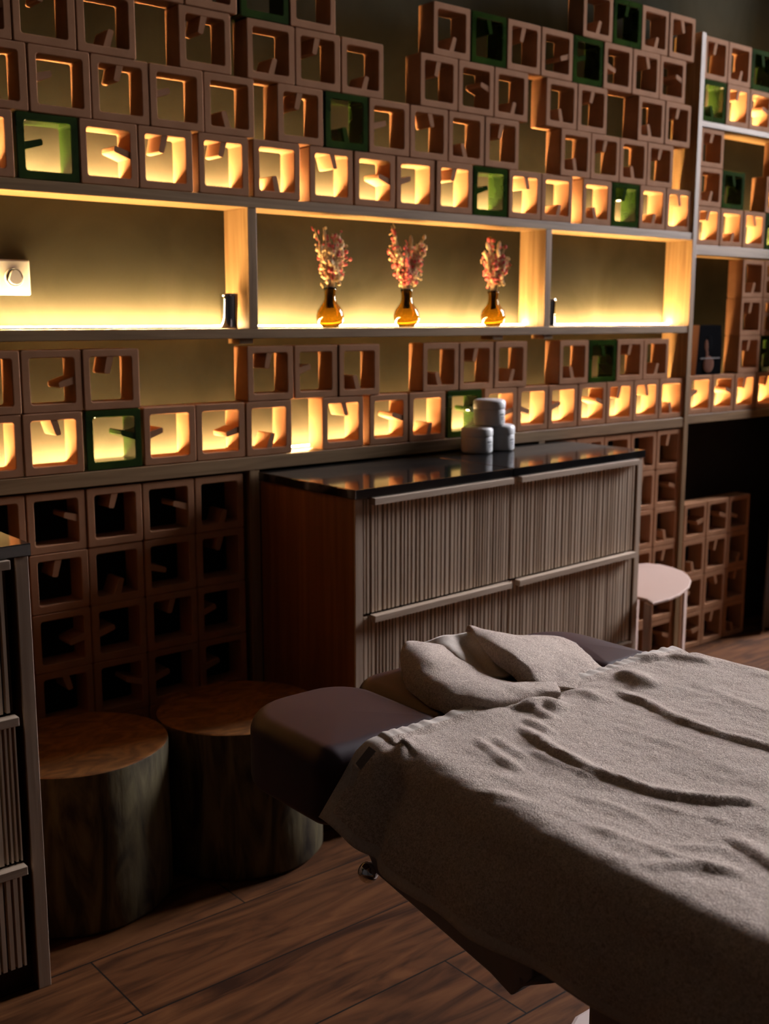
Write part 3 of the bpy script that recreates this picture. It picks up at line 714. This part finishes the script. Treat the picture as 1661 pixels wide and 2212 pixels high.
def towel():
    cross = []                                            # (x offset kind)
    nS, nT = 190, 300; Y0, Y1 = -1.328, -2.90
    m = MB()
    for j in range(nT+1):
        t = (j/nT)**1.35; y = Y0+(Y1-Y0)*t
        k = max(0, min(1, (-1.38-y)/.45)); xe = -.048-.047*k*k*(3-2*k)
        # cross-section polyline from far bottom over the top to near bottom
        pts = [(.722, -.34), (.712, -.27)]
        for q in range(9): a = math.radians(90*q/8); pts.append((.672+.036*math.cos(a), ZT-.025+.036*math.sin(a)))
        for q in range(1, 40): pts.append((.672+(xe+.035-.672)*q/40, ZT+.011))
        for q in range(9): a = math.radians(90+90*q/8); pts.append((xe+.035+.038*math.cos(a), ZT-.027+.038*math.sin(a)))
        cb = math.exp(-((Y0-y)/.085)**2); xb = -.106-.004*math.sin(y*9); zb = -.340
        E_ = [(xe-.003+(xb-xe+.003)*f-.008*math.sin(math.pi*f), ZT-.027+(zb-ZT+.027)*f) for f in [q/8 for q in range(1, 9)]]
        pts += E_
        if cb > .01:                                      # the corner hangs slanting over the pad end
            tgt = [(-.010, -.197), (-.040, -.199), (-.062, -.212), (-.088, -.240), (-.108, -.263), (-.128, -.286)]
            n0 = len(pts)-15; m_ = len(pts)-n0
            for q in range(m_):
                f = q/(m_-1)*(len(tgt)-1); i0 = min(int(f), len(tgt)-2); f -= i0
                tx = tgt[i0][0]+(tgt[i0+1][0]-tgt[i0][0])*f; tz = tgt[i0][1]+(tgt[i0+1][1]-tgt[i0][1])*f
                px_, pz_ = pts[n0+q]; pts[n0+q] = (px_+(tx-px_)*cb, pz_+(tz-pz_)*cb)
        L = [0]
        for a, b in zip(pts, pts[1:]): L.append(L[-1]+math.hypot(b[0]-a[0], b[1]-a[1]))
        tot = L[-1]; qi = 0
        for i in range(nS+1):
            s_ = tot*i/nS
            while qi < len(L)-2 and L[qi+1] < s_: qi += 1
            f = (s_-L[qi])/(L[qi+1]-L[qi]); x = pts[qi][0]+(pts[qi+1][0]-pts[qi][0])*f; z = pts[qi][1]+(pts[qi+1][1]-pts[qi][1])*f
            yy = y; side = max(0, min(1, (ZT-.005-z)/(.345+ZT+.005-.01)))
            near = x < .2
            if near and side > 0:                          # hanging side
                cf = math.exp(-((Y0-y)/.10)**2)
                cf = 1-cf
                x += side*(.007*math.sin((y+1.9)*16)*min(1, (Y0-y)/.3)+.004*math.sin(y*37+side*2)*min(1, (Y0-y)/.3))
                x += .026*math.exp(-((y+1.418)/.016)**2)*min(1, side*3)*(1-.5*side)
                x += .008*noise.noise(Vector((y*7, z*9, 2)))*side
            wtop = max(0, 1-side*5)
            if wtop > 0:
                dz = 0
                for line, hg, wd, fd, sk in RID: dz += ridge((x, y), line, hg*.56, wd, fd, sk)
                hem = Y0-y
                dz += .0016*math.sin(x*260+3*math.sin(x*23))*math.exp(-(hem/.022)**2)*max(0, min(1, (x+.02)/.04))
                dz += .006*noise.noise(Vector((x*6, y*3.2, 5)))+.0016*noise.noise(Vector((x*60, y*30, 4)))+.0028*noise.noise(Vector((x*26, y*12, 1)))*(.4+.6*abs(noise.noise(Vector((x*3, y*3, 8)))))
                dz -= .006*math.exp(-((hem-.035)/.012)**2)*(.5+.5*math.sin(x*21+1))
                z += dz*wtop+.003*wtop
            m.v.append((x, yy, z))
    for j in range(nT):
        for i in range(nS):
            a = j*(nS+1)+i; m.f.append([a, a+1, a+nS+2, a+nS+1])
            m.mi.append(1 if (j < 11 or i > nS-4) else 0); m.sm.append(True)
    o = m.build('towel', [M_terry, M_hem]); tag(o, 'large cream terry towel spread over the table, long side hanging down', 'towel')
    sd = o.modifiers.new('thickness', 'SOLIDIFY'); sd.thickness = .004; sd.offset = -1 if False else 1
    return o
tw = towel()
# care label on the hem corner
def U_(u, v, **k):
    d = fw+r2*((u-830.5)/F_PX)-u2*((v-1106)/F_PX); c = Vector((-1.00217, -2.52606, 0.41053))
    if 'z' in k: t = (k['z']-c.z)/d.z
    elif 'x' in k: t = (k['x']-c.x)/d.x
    else: t = (k['y']-c.y)/d.y
    return c+d*t

def ribbon(name, pix, y, mat, lab):
    m = MB(); f = [U_(u, v, y=y) for u, v in pix]; b = [U_(u, v, y=y+.0015) for u, v in pix]
    m.add(f+b, [(0, 1, 2, 3), (7, 6, 5, 4), (0, 4, 5, 1), (1, 5, 6, 2), (2, 6, 7, 3), (3, 7, 4, 0)])
    me = m.mesh(name, mat, tw.location); o = bpy.data.objects.new(name, me); COL.objects.link(o); o.parent = tw; o['label'] = lab
ribbon('care_label', [(797, 1612), (812, 1623), (779, 1664), (768, 1649)], -1.362, M_tag, 'shiny satin care label on the hem corner')
ribbon('hanging_loop', [(762, 1650), (776, 1664), (763, 1700), (755, 1698)], -1.362, M_hem, 'flat woven hanging loop')

# ------------------------------------------------------------------ loose towel on the headrest
def sheet(m, rows, sub=8, mi=0, crease=.0, seed=0):
    """smooth surface through a grid of 3-D control points"""
    R = [crom(r, sub) for r in rows]; nc = len(R[0]); cols = [crom([r[i] for r in R], sub) for i in range(nc)]
    nr = len(cols[0]); k = len(m.v)
    for j in range(nr):
        for i in range(nc):
            p = cols[i][j]; d = noise.noise(Vector((p.x*16, p.y*16, seed)))*.004+noise.noise(Vector((p.x*45, p.y*45, seed)))*.0018
            m.v.append((p.x, p.y, p.z+d))
    for j in range(nr-1):
        for i in range(nc-1):
            a = k+j*nc+i; m.f.append([a, a+1, a+nc+1, a+nc]); m.mi.append(mi); m.sm.append(True)
def px(*l): return [U_(u, v, z=z) for u, v, z in l]
st = MB()
sheet(st, [px((925, 1392, -.172), (965, 1402, -.176), (1010, 1434, -.184), (1070, 1466, -.187), (1140, 1474, -.185), (1200, 1470, -.186)),
           px((884, 1386, -.158), (930, 1396, -.160), (985, 1430, -.168), (1050, 1466, -.174), (1130, 1482, -.178), (1205, 1482, -.182)),
           px((868, 1408, -.168), (920, 1425, -.158), (975, 1455, -.164), (1040, 1482, -.170), (1130, 1492, -.176), (1210, 1494, -.180)),
           px((870, 1455, -.188), (915, 1470, -.172), (975, 1495, -.172), (1050, 1512, -.176), (1135, 1508, -.182), (1210, 1504, -.186)),
           px((884, 1505, -.215), (935, 1528, -.206), (990, 1552, -.204), (1060, 1542, -.194), (1140, 1524, -.192), (1210, 1512, -.190))], 8, 0, seed=3)
sheet(st, [px((905, 1392, -.178), (945, 1380, -.168), (985, 1372, -.165), (1020, 1366, -.163), (1050, 1372, -.165)),
           px((925, 1410, -.186), (968, 1396, -.170), (1005, 1398, -.180), (1045, 1396, -.170), (1070, 1402, -.178)),
           px((965, 1440, -.196), (1000, 1430, -.182), (1030, 1432, -.190), (1065, 1436, -.186), (1095, 1436, -.186)),
           px((1010, 1464, -.200), (1040, 1462, -.194), (1062, 1466, -.196), (1085, 1464, -.194), (1110, 1458, -.192))], 8, 1, seed=5)
sheet(st, [px((1006, 1362, -.172), (1055, 1372, -.176), (1150, 1378, -.190), (1232, 1388, -.206), (1275, 1405, -.208), (1308, 1446, -.206)),
           px((1012, 1354, -.160), (1068, 1368, -.160), (1150, 1376, -.174), (1222, 1384, -.190), (1262, 1404, -.196), (1300, 1448, -.200)),
           px((1034, 1388, -.162), (1088, 1396, -.146), (1150, 1400, -.158), (1205, 1410, -.176), (1245, 1430, -.186), (1280, 1456, -.194)),
           px((1062, 1420, -.172), (1110, 1428, -.156), (1155, 1432, -.162), (1195, 1440, -.178), (1230, 1452, -.186), (1262, 1466, -.192)),
           px((1098, 1452, -.182), (1135, 1456, -.172), (1165, 1462, -.176), (1195, 1466, -.184), (1225, 1472, -.188), (1250, 1476, -.192)),
           px((1126, 1480, -.192), (1152, 1482, -.186), (1175, 1484, -.186), (1200, 1486, -.188), (1222, 1488, -.190), (1245, 1490, -.192))], 8, 0, seed=9)
so2 = st.build('face_towel', [M_terry, M_hem]); tag(so2, 'crumpled cream towel folded open over the headrest cushion', 'towel')
sd = so2.modifiers.new('thickness', 'SOLIDIFY'); sd.thickness = .005; sd.offset = 0

# ------------------------------------------------------------------ lift everything so the floor is at z = 0
for o in TOP: o.location.z += H
cam.location.z += H
